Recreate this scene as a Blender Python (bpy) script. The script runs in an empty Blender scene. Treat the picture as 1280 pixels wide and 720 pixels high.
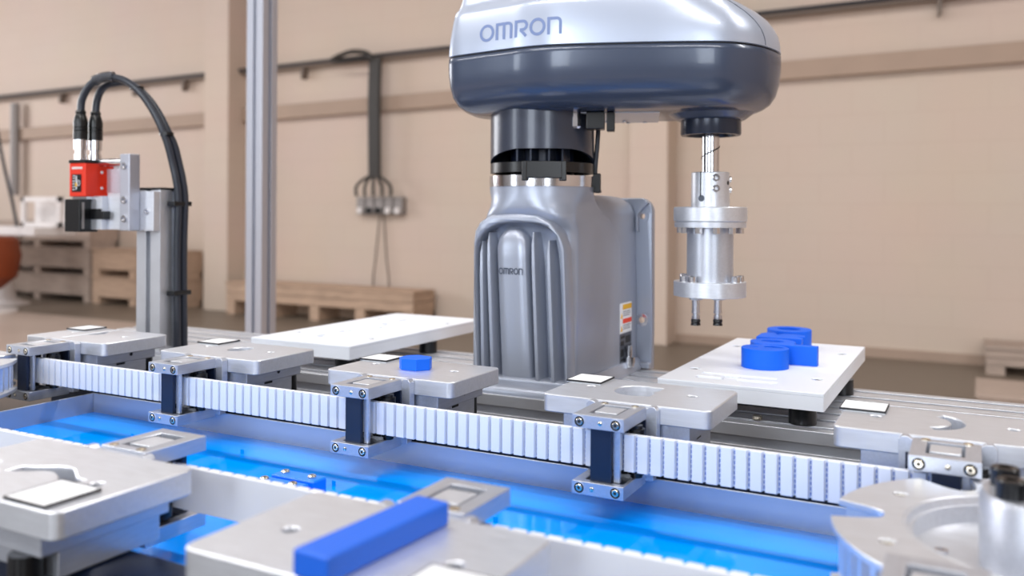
import bpy, bmesh, math, random
from mathutils import Vector, Matrix
from mathutils.bvhtree import BVHTree
random.seed(7)
S = 0.001            # all measures below are millimetres
COL = bpy.context.scene.collection
PI = math.pi
FLOOR = -900.0

# ------------------------------------------------------------ camera
cam = bpy.data.cameras.new('camera'); cam_o = bpy.data.objects.new('camera', cam); COL.objects.link(cam_o)
yaw, pitch, roll = 0.4875, 0.0002, 0.0061
fx = 1099.4
cam.sensor_width = 36.0; cam.sensor_fit = 'HORIZONTAL'; cam.lens = fx / 1280 * 36
cam.shift_y = -92.27 / 1280
cam.clip_start = 0.01; cam.clip_end = 60
fw = Vector((-math.sin(yaw) * math.cos(pitch), math.cos(yaw) * math.cos(pitch), -math.sin(pitch)))
rt = Vector((math.cos(yaw), math.sin(yaw), 0)); up = rt.cross(fw)
r2 = rt * math.cos(roll) + up * math.sin(roll); u2 = r2.cross(fw)
M4 = Matrix((r2, u2, -fw)).transposed().to_4x4()
M4.translation = Vector((833.12, -525.02, 129.66)) * S
cam_o.matrix_world = M4
cam.dof.use_dof = True; cam.dof.focus_distance = 0.70; cam.dof.aperture_fstop = 6.6
bpy.context.scene.camera = cam_o

# ------------------------------------------------------------ world, lamps, exposure
W = bpy.data.worlds.new('world'); bpy.context.scene.world = W; W.use_nodes = True
W.node_tree.nodes['Background'].inputs[0].default_value = (0.70, 0.80, 1.0, 1)
W.node_tree.nodes['Background'].inputs[1].default_value = 0.75
def area(name, loc, rot, sx, sy, power, col):
    l = bpy.data.lights.new(name, 'AREA'); l.shape = 'RECTANGLE'; l.size = sx; l.size_y = sy
    l.energy = power; l.color = col
    o = bpy.data.objects.new(name, l); COL.objects.link(o); o.location = loc; o.rotation_euler = rot
    return o
for i, (x, y) in enumerate([(-6.0, 1.6), (-2.4, 1.6), (1.2, 1.6), (4.6, 1.6), (-4.0, -2.6), (-0.4, -2.6), (3.2, -2.6)]):
    area('overhead_fill', (x, y, 4.0), (0, 0, 0), 2.6, 0.35, 120, (1.0, 0.97, 0.94))  # unseen overhead strips, added to light the hall and give metal highlights
area('left_window_light', (-12.6, 1.5, 2.0), (0, math.radians(-90), 0), 3.0, 5.5, 520, (0.96, 0.97, 1.0))
for x in (-3.6, 0.6, 4.4):
    area('front_streak_fill', (x, -4.9, 1.5), (math.radians(90), 0, 0), 1.3, 2.8, 130, (0.86, 0.93, 1.0))  # unseen bright panels behind the camera, added for streaks in the metal
vs = bpy.context.scene.view_settings
vs.view_transform = 'Standard'; vs.look = 'None'; vs.gamma = 1; vs.exposure = -0.32
try: vs.use_curve_mapping = False
except Exception: pass

# ------------------------------------------------------------ materials
def lin(c):
    return tuple(((v / 255) / 12.92 if v / 255 <= 0.04045 else ((v / 255 + 0.055) / 1.055) ** 2.4) for v in c) + (1,)
def mat(name, col, rough=0.5, metal=0.0, coat=0.0, bump=0.0, bscale=400, var=0.0, vscale=30, stretch=None, sss=0.0, spec=0.5, trans=0.0):
    m = bpy.data.materials.new(name); m.use_nodes = True
    nt = m.node_tree; b = nt.nodes['Principled BSDF']; L = nt.links.new
    c = lin(col)
    b.inputs['Base Color'].default_value = c; b.inputs['Roughness'].default_value = rough
    b.inputs['Metallic'].default_value = metal; b.inputs['Coat Weight'].default_value = coat
    b.inputs['Coat Roughness'].default_value = 0.08
    b.inputs['Specular IOR Level'].default_value = spec
    b.inputs['Transmission Weight'].default_value = trans
    if sss:
        b.inputs['Subsurface Weight'].default_value = sss; b.inputs['Subsurface Radius'].default_value = (.006, .006, .007)
    tc = nt.nodes.new('ShaderNodeTexCoord'); mp = nt.nodes.new('ShaderNodeMapping'); L(tc.outputs['Object'], mp.inputs[0])
    if stretch: mp.inputs['Scale'].default_value = stretch
    if bump:
        n = nt.nodes.new('ShaderNodeTexNoise'); n.inputs['Scale'].default_value = bscale; n.inputs['Detail'].default_value = 3
        L(mp.outputs[0], n.inputs['Vector'])
        bp = nt.nodes.new('ShaderNodeBump'); bp.inputs['Strength'].default_value = bump; bp.inputs['Distance'].default_value = 0.0005
        L(n.outputs['Fac'], bp.inputs['Height']); L(bp.outputs[0], b.inputs['Normal'])
    if var:
        n = nt.nodes.new('ShaderNodeTexNoise'); n.inputs['Scale'].default_value = vscale; n.inputs['Detail'].default_value = 6
        L(mp.outputs[0], n.inputs['Vector'])
        rp = nt.nodes.new('ShaderNodeValToRGB'); rp.color_ramp.elements[0].position = .3; rp.color_ramp.elements[1].position = .7
        rp.color_ramp.elements[0].color = tuple(v * (1 - var) for v in c[:3]) + (1,)
        rp.color_ramp.elements[1].color = tuple(min(1, v * (1 + var)) for v in c[:3]) + (1,)
        L(n.outputs['Fac'], rp.inputs[0]); L(rp.outputs[0], b.inputs['Base Color'])
        mr = nt.nodes.new('ShaderNodeMapRange'); mr.inputs['To Min'].default_value = max(0, rough - .06); mr.inputs['To Max'].default_value = min(1, rough + .08)
        L(n.outputs['Fac'], mr.inputs['Value']); L(mr.outputs[0], b.inputs['Roughness'])
    return m
ALU = mat('machined_aluminium', (216, 219, 226), .38, .78, var=.05, vscale=60, stretch=(1, 8, 8), bump=.12, bscale=300)
ALU2 = mat('milled_aluminium', (196, 200, 210), .34, .75, var=.06, vscale=90, stretch=(8, 1, 8), bump=.10, bscale=500)
ALUX = mat('anodised_extrusion', (196, 198, 204), .38, .7, var=.03, vscale=40)
POST = mat('anodised_post', (186, 188, 198), .42, .8)
STEEL = mat('bright_steel', (214, 214, 218), .16, 1.0)
SCREW = mat('zinc_screw', (225, 215, 195), .2, 1.0)
SHEET = mat('stainless_sheet', (172, 180, 196), .36, .65)
BLACK = mat('black_plastic', (13, 14, 17), .28)
BLACKM = mat('black_anodised', (24, 34, 56), .34, .1, bump=.1, bscale=900)
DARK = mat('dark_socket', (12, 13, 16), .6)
BELT = mat('white_polyurethane', (216, 219, 227), .42, 0, bump=.05, bscale=600)
POM = mat('white_acetal', (226, 230, 238), .38, 0, sss=.15)
CORDM = mat('blue_grey_cord', (88, 116, 186), .5)
POMD = mat('milled_white_acetal', (246, 247, 250), .6, 0)
BLUEPAN = mat('blue_film', (0, 146, 255), .06, 0, spec=.35)
BLUE = mat('blue_letter_plastic', (0, 96, 224), .5, 0, spec=.3, bump=.1, bscale=900)
BLUEC = mat('blue_clamp_plastic', (0, 122, 250), .3)
NAVY = mat('blue_bar_plastic', (16, 92, 205), .45)
RGREY = mat('robot_grey_paint', (160, 166, 180), .33, .42, bump=.12, bscale=1500)
ARMD = mat('robot_dark_paint', (62, 72, 92), .26, .15, coat=.35, bump=.1, bscale=1500)
ARMS = mat('robot_silver_paint', (182, 191, 208), .32, .45, coat=.25)
SHLD = mat('shoulder_black', (56, 61, 74), .28, .2, coat=.2, bump=.08, bscale=1500)
COLLAR = mat('dark_collar', (46, 52, 66), .25, .3)
LOGO = mat('logo_blue_grey', (116, 134, 176), .5)
LOGOD = mat('logo_dark', (62, 70, 88), .5)
RED = mat('red_camera_shell', (224, 48, 20), .38, .1)
WHITE = mat('white_label', (226, 228, 232), .5)
INK = mat('black_ink', (22, 22, 26), .5)
YEL = mat('yellow_print', (222, 170, 30), .5)
ORG = mat('red_print', (226, 62, 32), .5)
TAGG = mat('grey_type_plate', (96, 100, 110), .4, .5)
CABLE = mat('black_cable', (38, 42, 52), .36)
FILMT = mat('clear_tape', (235, 238, 245), .08, 0, trans=.95)
WOOD = mat('pale_timber', (184, 156, 134), .75, var=.15, vscale=6, stretch=(1, 6, 6))
WOODG = mat('greyed_timber', (172, 154, 142), .8, var=.12, vscale=6, stretch=(1, 6, 6))
ORANGE = mat('orange_plastic', (128, 54, 18), .6)
WPAINT = mat('white_painted_metal', (222, 216, 214), .5)
PIPE = mat('grey_conduit', (150, 144, 142), .5, .4)
BUNDLE = mat('dark_cable_bundle', (44, 38, 34), .5)
TRAYM = mat('dark_cable_tray', (112, 99, 90), .6)
DECK = mat('dark_machine_deck', (66, 58, 54), .35, .3)

def wall_mat():
    m = bpy.data.materials.new('painted_block_wall'); m.use_nodes = True
    nt = m.node_tree; b = nt.nodes['Principled BSDF']; L = nt.links.new
    tc = nt.nodes.new('ShaderNodeTexCoord'); mp = nt.nodes.new('ShaderNodeMapping'); L(tc.outputs['Object'], mp.inputs[0])
    mp.inputs['Rotation'].default_value = (PI / 2, 0, 0)
    br = nt.nodes.new('ShaderNodeTexBrick'); br.inputs['Scale'].default_value = 1
    br.inputs['Brick Width'].default_value = .45; br.inputs['Row Height'].default_value = .22; br.inputs['Mortar Size'].default_value = .008
    a = (205, 186, 172)
    br.inputs['Color1'].default_value = lin(a); br.inputs['Color2'].default_value = lin((205, 187, 173)); br.inputs['Mortar'].default_value = lin((203, 184, 170))
    L(mp.outputs[0], br.inputs['Vector'])
    n = nt.nodes.new('ShaderNodeTexNoise'); n.inputs['Scale'].default_value = 1.2; n.inputs['Detail'].default_value = 5; L(tc.outputs['Object'], n.inputs['Vector'])
    mx = nt.nodes.new('ShaderNodeMix'); mx.data_type = 'RGBA'; mx.blend_type = 'MULTIPLY'; mx.inputs[0].default_value = .10
    L(br.outputs['Color'], mx.inputs[6]); L(n.outputs['Color'], mx.inputs[7]); L(mx.outputs[2], b.inputs['Base Color'])
    bp = nt.nodes.new('ShaderNodeBump'); bp.inputs['Strength'].default_value = .06; bp.inputs['Distance'].default_value = .004
    L(br.outputs['Fac'], bp.inputs['Height']); bp.invert = True; L(bp.outputs[0], b.inputs['Normal'])
    b.inputs['Roughness'].default_value = .7
    return m
WALL = wall_mat()
TRIMM = mat('brown_wall_band', (166, 144, 128), .7, var=.05, vscale=3)
def floor_mat():
    m = bpy.data.materials.new('sealed_concrete'); m.use_nodes = True
    nt = m.node_tree; b = nt.nodes['Principled BSDF']; L = nt.links.new
    tc = nt.nodes.new('ShaderNodeTexCoord')
    n = nt.nodes.new('ShaderNodeTexNoise'); n.inputs['Scale'].default_value = .8; n.inputs['Detail'].default_value = 6; L(tc.outputs['Object'], n.inputs['Vector'])
    rp = nt.nodes.new('ShaderNodeValToRGB')
    rp.color_ramp.elements[0].position = .35; rp.color_ramp.elements[1].position = .65
    rp.color_ramp.elements[0].color = lin((172, 154, 142)); rp.color_ramp.elements[1].color = lin((186, 168, 156))
    L(n.outputs['Fac'], rp.inputs[0]); L(rp.outputs[0], b.inputs['Base Color'])
    b.inputs['Roughness'].default_value = .32
    return m
FLOORM = floor_mat()
HALL = mat('grey_hall_paint', (150, 150, 152), .7)
FLOORD = mat('painted_floor_shade', (112, 100, 88), .4, var=.05, vscale=1)  # floor colour with wall-base shade and dark reflections painted in

# ------------------------------------------------------------ mesh helpers (millimetres)
def box(bm, x0, x1, y0, y1, z0, z1):
    vs_ = [bm.verts.new((x, y, z)) for z in (z0, z1) for x, y in ((x0, y0), (x1, y0), (x1, y1), (x0, y1))]
    for f in ((3, 2, 1, 0), (4, 5, 6, 7), (0, 1, 5, 4), (1, 2, 6, 5), (2, 3, 7, 6), (3, 0, 4, 7)):
        bm.faces.new([vs_[i] for i in f])
    return vs_
def B(*a):
    bm = bmesh.new(); box(bm, *a); return bm
def prism(bm, pts, z0, z1, ax='z'):
    def P(x, y, z): return {'z': (x, y, z), 'x': (z, x, y), 'y': (x, z, y)}[ax]
    a = [bm.verts.new(P(x, y, z0)) for x, y in pts]; b = [bm.verts.new(P(x, y, z1)) for x, y in pts]
    n = len(pts)
    fs = [bm.faces.new(a[::-1]), bm.faces.new(b)]
    for i in range(n): fs.append(bm.faces.new((a[i], a[(i + 1) % n], b[(i + 1) % n], b[i])))
    bmesh.ops.recalc_face_normals(bm, faces=fs)
def lathe(bm, prof, cx=0, cy=0, cz=0, seg=32, ax='z', close=True):
    rings = []
    for r, h in prof:
        ring = []
        for i in range(seg):
            t = 2 * PI * i / seg; u, v = r * math.cos(t), r * math.sin(t)
            p = {'z': (u, v, h), 'y': (u, h, v), 'x': (h, u, v)}[ax]
            ring.append(bm.verts.new((cx + p[0], cy + p[1], cz + p[2])))
        rings.append(ring)
    fs = []
    for a, b in zip(rings, rings[1:]):
        for i in range(seg): fs.append(bm.faces.new((a[i], a[(i + 1) % seg], b[(i + 1) % seg], b[i])))
    if close: fs.append(bm.faces.new(rings[0][::-1])); fs.append(bm.faces.new(rings[-1]))
    bmesh.ops.recalc_face_normals(bm, faces=fs)
def LA(prof, *a, **k):
    bm = bmesh.new(); lathe(bm, prof, *a, **k); return bm
def loft(bm, rings, cap=True, closed=True):
    R = [[bm.verts.new(p) for p in r] for r in rings]; n = len(R[0]); fs = []
    for a, b in zip(R, R[1:]):
        for i in range(n if closed else n - 1): fs.append(bm.faces.new((a[i], a[(i + 1) % n], b[(i + 1) % n], b[i])))
    if cap: fs.append(bm.faces.new(R[0][::-1])); fs.append(bm.faces.new(R[-1]))
    bmesh.ops.recalc_face_normals(bm, faces=fs)
def smooth_path(pts, n=8):
    P = [Vector(p) for p in pts]; P = [P[0]] + P + [P[-1]]; out = []
    for i in range(1, len(P) - 2):
        for k in range(n):
            t = k / n; a, b, c, d = P[i - 1:i + 3]
            out.append(.5 * ((2 * b) + (c - a) * t + (2 * a - 5 * b + 4 * c - d) * t * t + (-a + 3 * b - 3 * c + d) * t ** 3))
    out.append(P[-2]); return out
def tube(bm, pts, r, seg=10):
    pts = [Vector(p) for p in pts]; rings = []; nrm = None
    for i, p in enumerate(pts):
        t = (pts[min(i + 1, len(pts) - 1)] - pts[max(i - 1, 0)]).normalized()
        if nrm is None: nrm = t.orthogonal().normalized()
        nrm = (nrm - t * nrm.dot(t)).normalized(); bi = t.cross(nrm)
        rr = r(i / (len(pts) - 1)) if callable(r) else r
        rings.append([p + (nrm * math.cos(a) + bi * math.sin(a)) * rr for a in (2 * PI * k / seg for k in range(seg))])
    loft(bm, rings)
def rrect(x0, x1, y0, y1, r, n=5):
    out = []
    for cx, cy, a0 in ((x1 - r, y1 - r, 0), (x0 + r, y1 - r, PI / 2), (x0 + r, y0 + r, PI), (x1 - r, y0 + r, 1.5 * PI)):
        for i in range(n + 1):
            a = a0 + PI / 2 * i / n; out.append((cx + r * math.cos(a), cy + r * math.sin(a)))
    return out
def circ(cx, cy, rx, ry=None, n=24, a0=0, a1=2 * PI):
    ry = ry or rx; full = abs(a1 - a0 - 2 * PI) < 1e-6
    return [(cx + rx * math.cos(a0 + (a1 - a0) * i / (n if full else n - 1)), cy + ry * math.sin(a0 + (a1 - a0) * i / (n if full else n - 1))) for i in range(n)]
def plate_mesh(outer, holes, z0, z1, bev=0.0):
    """solid plate with through holes: filled 2D curve turned into a mesh"""
    c = bpy.data.curves.new('plate_curve', 'CURVE'); c.dimensions = '2D'; c.fill_mode = 'BOTH'
    for lp in [outer] + holes:
        s = c.splines.new('POLY'); s.points.add(len(lp) - 1)
        for p, q in zip(s.points, lp): p.co = (q[0], q[1], 0, 1)
        s.use_cyclic_u = True
    c.extrude = (z1 - z0) / 2 - bev; c.bevel_depth = bev; c.bevel_resolution = 0; c.offset = -bev
    o = bpy.data.objects.new('tmp', c); COL.objects.link(o)
    dg = bpy.context.evaluated_depsgraph_get()
    me = bpy.data.meshes.new_from_object(o.evaluated_get(dg))
    bm = bmesh.new(); bm.from_mesh(me)
    bmesh.ops.translate(bm, verts=bm.verts, vec=(0, 0, (z0 + z1) / 2))
    bmesh.ops.remove_doubles(bm, verts=bm.verts, dist=1e-4)
    bmesh.ops.recalc_face_normals(bm, faces=bm.faces)
    bpy.data.objects.remove(o); bpy.data.curves.remove(c); bpy.data.meshes.remove(me)
    return bm
def obj(name, bm, m, parent=None, bev=0, ang=30, flat=False, wn=False):
    bmesh.ops.scale(bm, vec=(S, S, S), verts=bm.verts)
    me = bpy.data.meshes.new(name); bm.to_mesh(me); bm.free(); me.materials.append(m)
    if not flat:
        me.shade_smooth(); me.set_sharp_from_angle(angle=math.radians(ang))
    o = bpy.data.objects.new(name, me); COL.objects.link(o)
    if parent: o.parent = parent
    if bev:
        md = o.modifiers.new('bevel', 'BEVEL'); md.width = bev * S; md.segments = 2; md.limit_method = 'ANGLE'; md.angle_limit = math.radians(40); md.harden_normals = True
    if wn:
        md = o.modifiers.new('weighted', 'WEIGHTED_NORMAL'); md.keep_sharp = True; md.weight = 80
    return o
def tag(o, label, cat, group=None, kind=None):
    o['label'] = label; o['category'] = cat
    if group: o['group'] = group
    if kind: o['kind'] = kind
    return o
def empty(name, loc, rz, label, cat, group=None):
    o = bpy.data.objects.new(name, None); COL.objects.link(o); o.empty_display_size = .02
    o.location = Vector(loc) * S; o.rotation_euler = (0, 0, rz)
    return tag(o, label, cat, group)
def struct(name, bm, m, **k):
    o = obj(name, bm, m, **k); o['kind'] = 'structure'; return o
def copy_tree(o, parent=None):
    c = o.copy(); COL.objects.link(c)
    if parent: c.parent = parent
    for ch in list(o.children): copy_tree(ch, c)
    return c
def inst(src, parent, loc=None, rot=None):
    c = src.copy(); COL.objects.link(c); c.parent = parent
    if loc is not None: c.location = Vector(loc) * S
    if rot is not None: c.rotation_euler = rot
    return c

# ============================================================ THE HALL
WY = 6400.0
struct('floor', B(-15000, 8000, -5200, WY + 200, FLOOR - 50, FLOOR), FLOORM)
struct('trim_3', B(-15000, 8000, 5050, WY, FLOOR, FLOOR + 2), FLOORD)  # thin sheet painting the shade and dark reflection along the back wall
struct('wall_back', B(-15000, 8000, WY, WY + 200, FLOOR, 4400), WALL)
struct('wall_left', B(-15200, -15000, -5200, WY + 200, FLOOR, 4400), WALL)
struct('wall_front', B(-15000, 8000, -5200, -5000, FLOOR, 4400), HALL)
struct('wall_right', B(8000, 8200, -5200, WY + 200, FLOOR, 4400), WALL)
struct('ceiling', B(-15000, 8000, -5200, WY + 200, 4400, 4500), HALL)
for i, (xa, xb) in enumerate(((-6390, -6045), (-1640, -1325))):
    struct('trim_%d' % (i + 4), B(xa, xb, 6150, WY, FLOOR, 4200), WALL, bev=8)
def band(n, xa, xb, za, zb, h=140):
    bm = bmesh.new(); prism(bm, [(xa, za), (xb, zb), (xb, zb - h), (xa, za - h)], WY - 70, WY, 'y')
    struct(n, bm, TRIMM)
band('trim_1', -6045, -1640, 1225, 1288); band('trim_2', -1325, 5000, 1293, 1365)
band('trim_6', -15000, -6390, 1095, 1215)
bm = bmesh.new(); box(bm, -6045, -1640, WY - 25, WY, FLOOR, FLOOR + 70); box(bm, -1325, 5000, WY - 25, WY, FLOOR, FLOOR + 70)
struct('baseboard_back', bm, TRIMM)

# cable run along the wall, with brackets
t = empty('cable_tray', (0, 6330, 0), 0, 'long dark cable run sloping across the beige back wall', 'cable tray')
bm = bmesh.new(); tube(bm, [(-14800, 0, 1515), (-10323, 0, 1560), (-3521, 0, 1629), (559, 0, 1668), (4900, 0, 1710)], 26, 8); obj('conduit', bm, TRAYM, t)
bm = bmesh.new(); tube(bm, [(-14800, -30, 1540), (-10323, -30, 1585), (-3521, -30, 1650), (559, -30, 1690), (4900, -30, 1735)], 14, 8); obj('cable', bm, CABLE, t)
for x in (-12000, -9000, -7700, -6900, -5200, 585, 2600):
    z = 1668 + (x - 559) * .0101
    bm = bmesh.new(); prism(bm, [(x - 12, z), (x + 12, z), (x + 12, z - 100), (x - 12, z - 130)], -20, 60, 'y'); obj('wall_bracket', bm, TRAYM, t)

t = empty('cable_bundle', (-4240, 6252, 0), 0, 'thick black cable bundle dropping from the cable run to wall sockets', 'cable')
for i, dx in enumerate((-45, -15, 15, 45)):
    bm = bmesh.new(); tube(bm, [(dx, 0, 1600), (dx, -15, 1200), (dx, 0, 480)], 26, 8); obj('cable', bm, BUNDLE, t)
bm = bmesh.new(); tube(bm, smooth_path([(-520, 0, 1630), (-420, -20, 1655), (-250, -30, 1680), (-80, -20, 1650), (0, -10, 1560)]), 24, 8); obj('cable_loop', bm, BUNDLE, t)
bm = bmesh.new(); tube(bm, smooth_path([(-520, 0, 1610), (-380, -40, 1590), (-200, -50, 1590), (-30, -30, 1590)]), 18, 8); obj('cable_loop', bm, BUNDLE, t)
for dx in (-200, -100, 0, 100, 200):
    bm = bmesh.new(); tube(bm, smooth_path([(dx * .15, 0, 490), (dx * .6, -20, 450), (dx, -25, 380), (dx, -20, 290)]), 15, 8); obj('cable_tail', bm, BUNDLE, t)
t = empty('socket_bank', (-4240, 6368, 175), 0, 'bank of grey wall sockets under the hanging black cables', 'socket')
for i, dx in enumerate((-220, -110, 0, 110, 220)):
    b_ = bmesh.new(); box(b_, dx - 48, dx + 48, -50, 30, -60, 110); sk = obj('socket', b_, PIPE, t, bev=8)
    b_ = bmesh.new(); lathe(b_, [(30, -70), (30, -48)], dx, 0, -20, 16, 'y'); obj('socket_lid', b_, BLACK if i in (1, 2) else WPAINT, sk)
t = empty('power_cord', (-4240, 6380, -500), 0, 'two thin cords hanging from the wall sockets behind the low crate', 'cord')
for dx in (-70, 60):
    bm = bmesh.new(); tube(bm, smooth_path([(dx * .3, -10, 640), (dx, -15, 200), (dx * 1.4, -10, -60), (dx * .3, -10, -380)]), 7, 6); obj('cord', bm, TRAYM, t)

# timber crates along the wall
def crate(name, x0, x1, y0, y1, z0, z1, n, label, wood=WOOD, feet=3, foot=90, end=True):
    t = empty(name, ((x0 + x1) / 2, (y0 + y1) / 2, z0), 0, label, 'crate', 'timber crates along the wall')
    a, b = x0 - (x0 + x1) / 2, x1 - (x0 + x1) / 2; d = (y1 - y0) / 2; H = z1 - z0
    for k in range(feet):
        fx_ = a + (b - a - 110) * k / (feet - 1)
        obj('foot_block', B(fx_, fx_ + 110, -d + 5, d - 5, 0, foot), wood, t)
    obj('back_board', B(a, b, d - 30, d - 6, 5, foot - 5), wood, t)
    ph = (H - foot - 20) / n
    for k in range(n):
        obj('side_board', B(a, b, -d, -d + 25, foot + ph * k + 3, foot + ph * (k + 1) - 3), wood, t)
        if end: obj('end_board', B(b - 25, b, -d + 26, d, foot + ph * k + 3, foot + ph * (k + 1) - 3), wood, t)
    for k in range(4):
        w = 2 * d / 4
        obj('lid_board', B(a - 10, b + 10, -d - 10 + w * k, -d - 16 + w * (k + 1), H - 20, H), wood, t)
    return t
zc = FLOOR
for k in range(3):
    crate('timber_crate', -9900, -8010, 6000, 6370, zc, zc + 306, 1, ['greyish timber crate with black gaps, lowest in the left wall stack', 'greyish timber crate, middle one of the left wall stack', 'greyish timber crate on top of the left wall stack'][k], WOODG, 3, 75)
    if k < 2:
        crate('timber_crate', -7960, -6640, 6000, 6370, zc, zc + 306, 1, ['brown timber crate on the floor behind the camera pole', 'brown timber crate stacked upper behind the camera pole'][k], WOOD, 3, 75)
    zc += 307
crate('low_crate', -5900, -3620, 6000, 6350, FLOOR, FLOOR + 330, 2, 'long low timber crate against the wall behind the white plate', WOOD, 5, 140)
t = crate('timber_crate', 882, 2600, 6000, 6370, FLOOR, FLOOR + 190, 2, 'grey timber crate against the wall at the far right', WOODG, 3, 60)
t = crate('timber_crate', 835, 2500, 4500, 5000, FLOOR, FLOOR + 140, 2, 'grey timber crate lying nearer on the floor at right', WOODG, 3, 60)

# work corner at the far left
t = empty('white_table', (-9300, 5450, FLOOR), 0, 'white table with a pedestal foot at the far left', 'table')
obj('tabletop', B(-900, 1500, -250, 250, 770, 860), WPAINT, t, bev=10)
obj('pedestal', LA([(260, 0), (120, 60), (90, 200), (90, 600), (200, 770)], 620, 0, 0, 20), WPAINT, t)
obj('pedestal', LA([(260, 0), (120, 60), (90, 200), (90, 600), (200, 770)], -500, 0, 0, 20), WPAINT, t)
t = empty('white_rack', (-8000, 5500, -38), 0, 'white open metal rack frame standing on the white table', 'rack')
bm = bmesh.new()
for a in ((-330, 330, -100, -60, 0, 45), (-330, 330, -100, -60, 270, 320), (-330, -280, -100, -60, 0, 320), (280, 330, -100, -60, 0, 320)): box(bm, *a)
obj('front_frame', bm, WPAINT, t)
obj('back_panel', B(-330, 330, 60, 80, 0, 300), WPAINT, t)
t = tag(obj('orange_tub', LA([(150, 0), (290, 120), (330, 330), (300, 500), (270, 530)], 0, 0, 0, 28), ORANGE), 'dark orange rounded plastic tub at the left edge', 'tub')
t.location = Vector((-8060, 4850, -660)) * S
t = tag(obj('tub_stand', LA([(300, 0), (300, 20), (40, 40), (40, 190), (150, 235)], 0, 0, 0, 24), WPAINT), 'short white stand under the orange tub', 'stand')
t.location = Vector((-8060, 4850, FLOOR)) * S
bm = bmesh.new(); tube(bm, smooth_path([(-8500, 5140, 1500), (-8250, 5140, 700), (-8080, 5140, 250), (-7990, 5140, -30)]), 16, 8)
tag(obj('hanging_hose', bm, CABLE), 'dark thin hose hanging at the far left edge', 'hose')
bm = bmesh.new(); tube(bm, [(-9850, 6300, 1480), (-9850, 6300, 330)], 55, 12)
tag(obj('wall_pipe', bm, PIPE), 'grey vertical pipe on the wall at far left', 'pipe')

# tall aluminium post behind the machine
def extr_profile(w, slot=8, dep=5):
    h = w / 2; s = slot / 2; out = []
    for k in range(4):
        c, sn = round(math.cos(k * PI / 2)), round(math.sin(k * PI / 2))
        for x, y in ((h, -h), (h, -s), (h - 1.8, -s), (h - 1.8, -s - 2), (h - dep, -s - 2), (h - dep, s + 2), (h - 1.8, s + 2), (h - 1.8, s), (h, s)):
            out.append((x * c - y * sn, x * sn + y * c))
    return out
bm = bmesh.new(); prism(bm, extr_profile(45, 9, 9), FLOOR, 2600)
o = tag(obj('extrusion_post', bm, POST, bev=1), 'tall blurred aluminium extrusion post behind the left white plate', 'post'); o.location = Vector((-526, 890, 0)) * S

# ============================================================ MACHINE BED
t = empty('extrusion_bed', (0, 232, -48), 0, 'slotted aluminium extrusion frame carrying the robot and white plates', 'frame')
bm = bmesh.new()
pr = extr_profile(30, 8, 6)
prof0 = None
for k in range(7):
    bm = bmesh.new(); prism(bm, pr, -320, 1400, 'x')
    b = obj('extrusion_beam', bm, ALUX, t, bev=.6); b.location = Vector((0, 15 + 30.2 * k, -15)) * S
for x in (-250, 300, 1000):
    for y in (30, 190):
        obj('frame_leg', B(x - 25, x + 25, y - 25, y + 25, FLOOR + 48, -31), ALUX, t)
for x, y in ((664, 20), (520, 50), (300, 80), (1000, 20)):
    b = LA([(4.2, 0), (4.2, 3), (3, 4)], x, y, 0, 14); obj('frame_screw', b, SCREW, t)
bm = B(-420, 1400, -620, 229, -86, -76)
t = empty('machine_deck', (0, 0, 0), 0, 'dark machine deck plate under the conveyor and blue tray', 'deck')
obj('deck_plate', bm, DECK, t)
for x in (-380, 1300):
    for y in (-560, 180): obj('deck_leg', B(x - 25, x + 25, y - 25, y + 25, FLOOR, -86), ALUX, t)

# blue tray between the belts
t = empty('drip_tray', (0, 0, 0), 0, 'stainless tray with glossy blue film bottom between the conveyor belts', 'tray')
X0, X1, Y0, Y1, ZT, ZB = 61, 905, -207, 50, -50, -68.5
obj('blue_film', B(X0, X1, Y0, Y1, ZB - 2, ZB), BLUEPAN, t)
obj('tray_base', B(X0, X1, Y0, Y1, -76, ZB - 2), SHEET, t)
obj('back_wall', B(X0 - 2, X1, Y1, Y1 + 2, -76, ZT), SHEET, t, bev=.5)
obj('front_wall', B(X0 - 2, X1, Y0 - 2, Y0, -76, ZT), SHEET, t, bev=.5)
obj('left_wall', B(X0 - 2, X0, Y0, Y1, -76, ZT), SHEET, t, bev=.5)
obj('right_wall', B(X1, X1 + 2, Y0, Y1, -76, ZT), SHEET, t, bev=.5)
# folded film edges standing a little proud
for x, y, r, l in ((300, 10, .2, 3), (420, -20, -.3, 4), (560, -30, .1, 3), (180, 0, .0, 3)):
    b = obj('film_fold', B(-l / 2, l / 2, -.3, .3, 0, 3.5), BLUEPAN, t); b.location = Vector((x, y, ZB)) * S; b.rotation_euler = (0, 0, r)

# blue screwed clamp blocks in the tray
for k, (x0_, x1_, y0_, y1_) in enumerate(((402, 442, -87, -72), (404, 442, -68, -54))):
    g = ['blue plastic block with two screws, front one in the tray', 'blue plastic block with two screws, rear one in the tray'][k]
    t = empty('blue_block', ((x0_ + x1_) / 2, (y0_ + y1_) / 2, ZB), 0, g, 'block', 'blue blocks in the tray')
    w, d = (x1_ - x0_) / 2, (y1_ - y0_) / 2
    obj('block_body', B(-w, w, -d, d, 0, 18.5), BLUEC, t, bev=1.6)
    for s in (-.62, .62):
        obj('screw', LA([(3.1, 18.5), (3.1, 19.6), (2.4, 20.4), (1.2, 20.4), (1.2, 19)], w * s, 0, 0, 14), SCREW, t)

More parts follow.
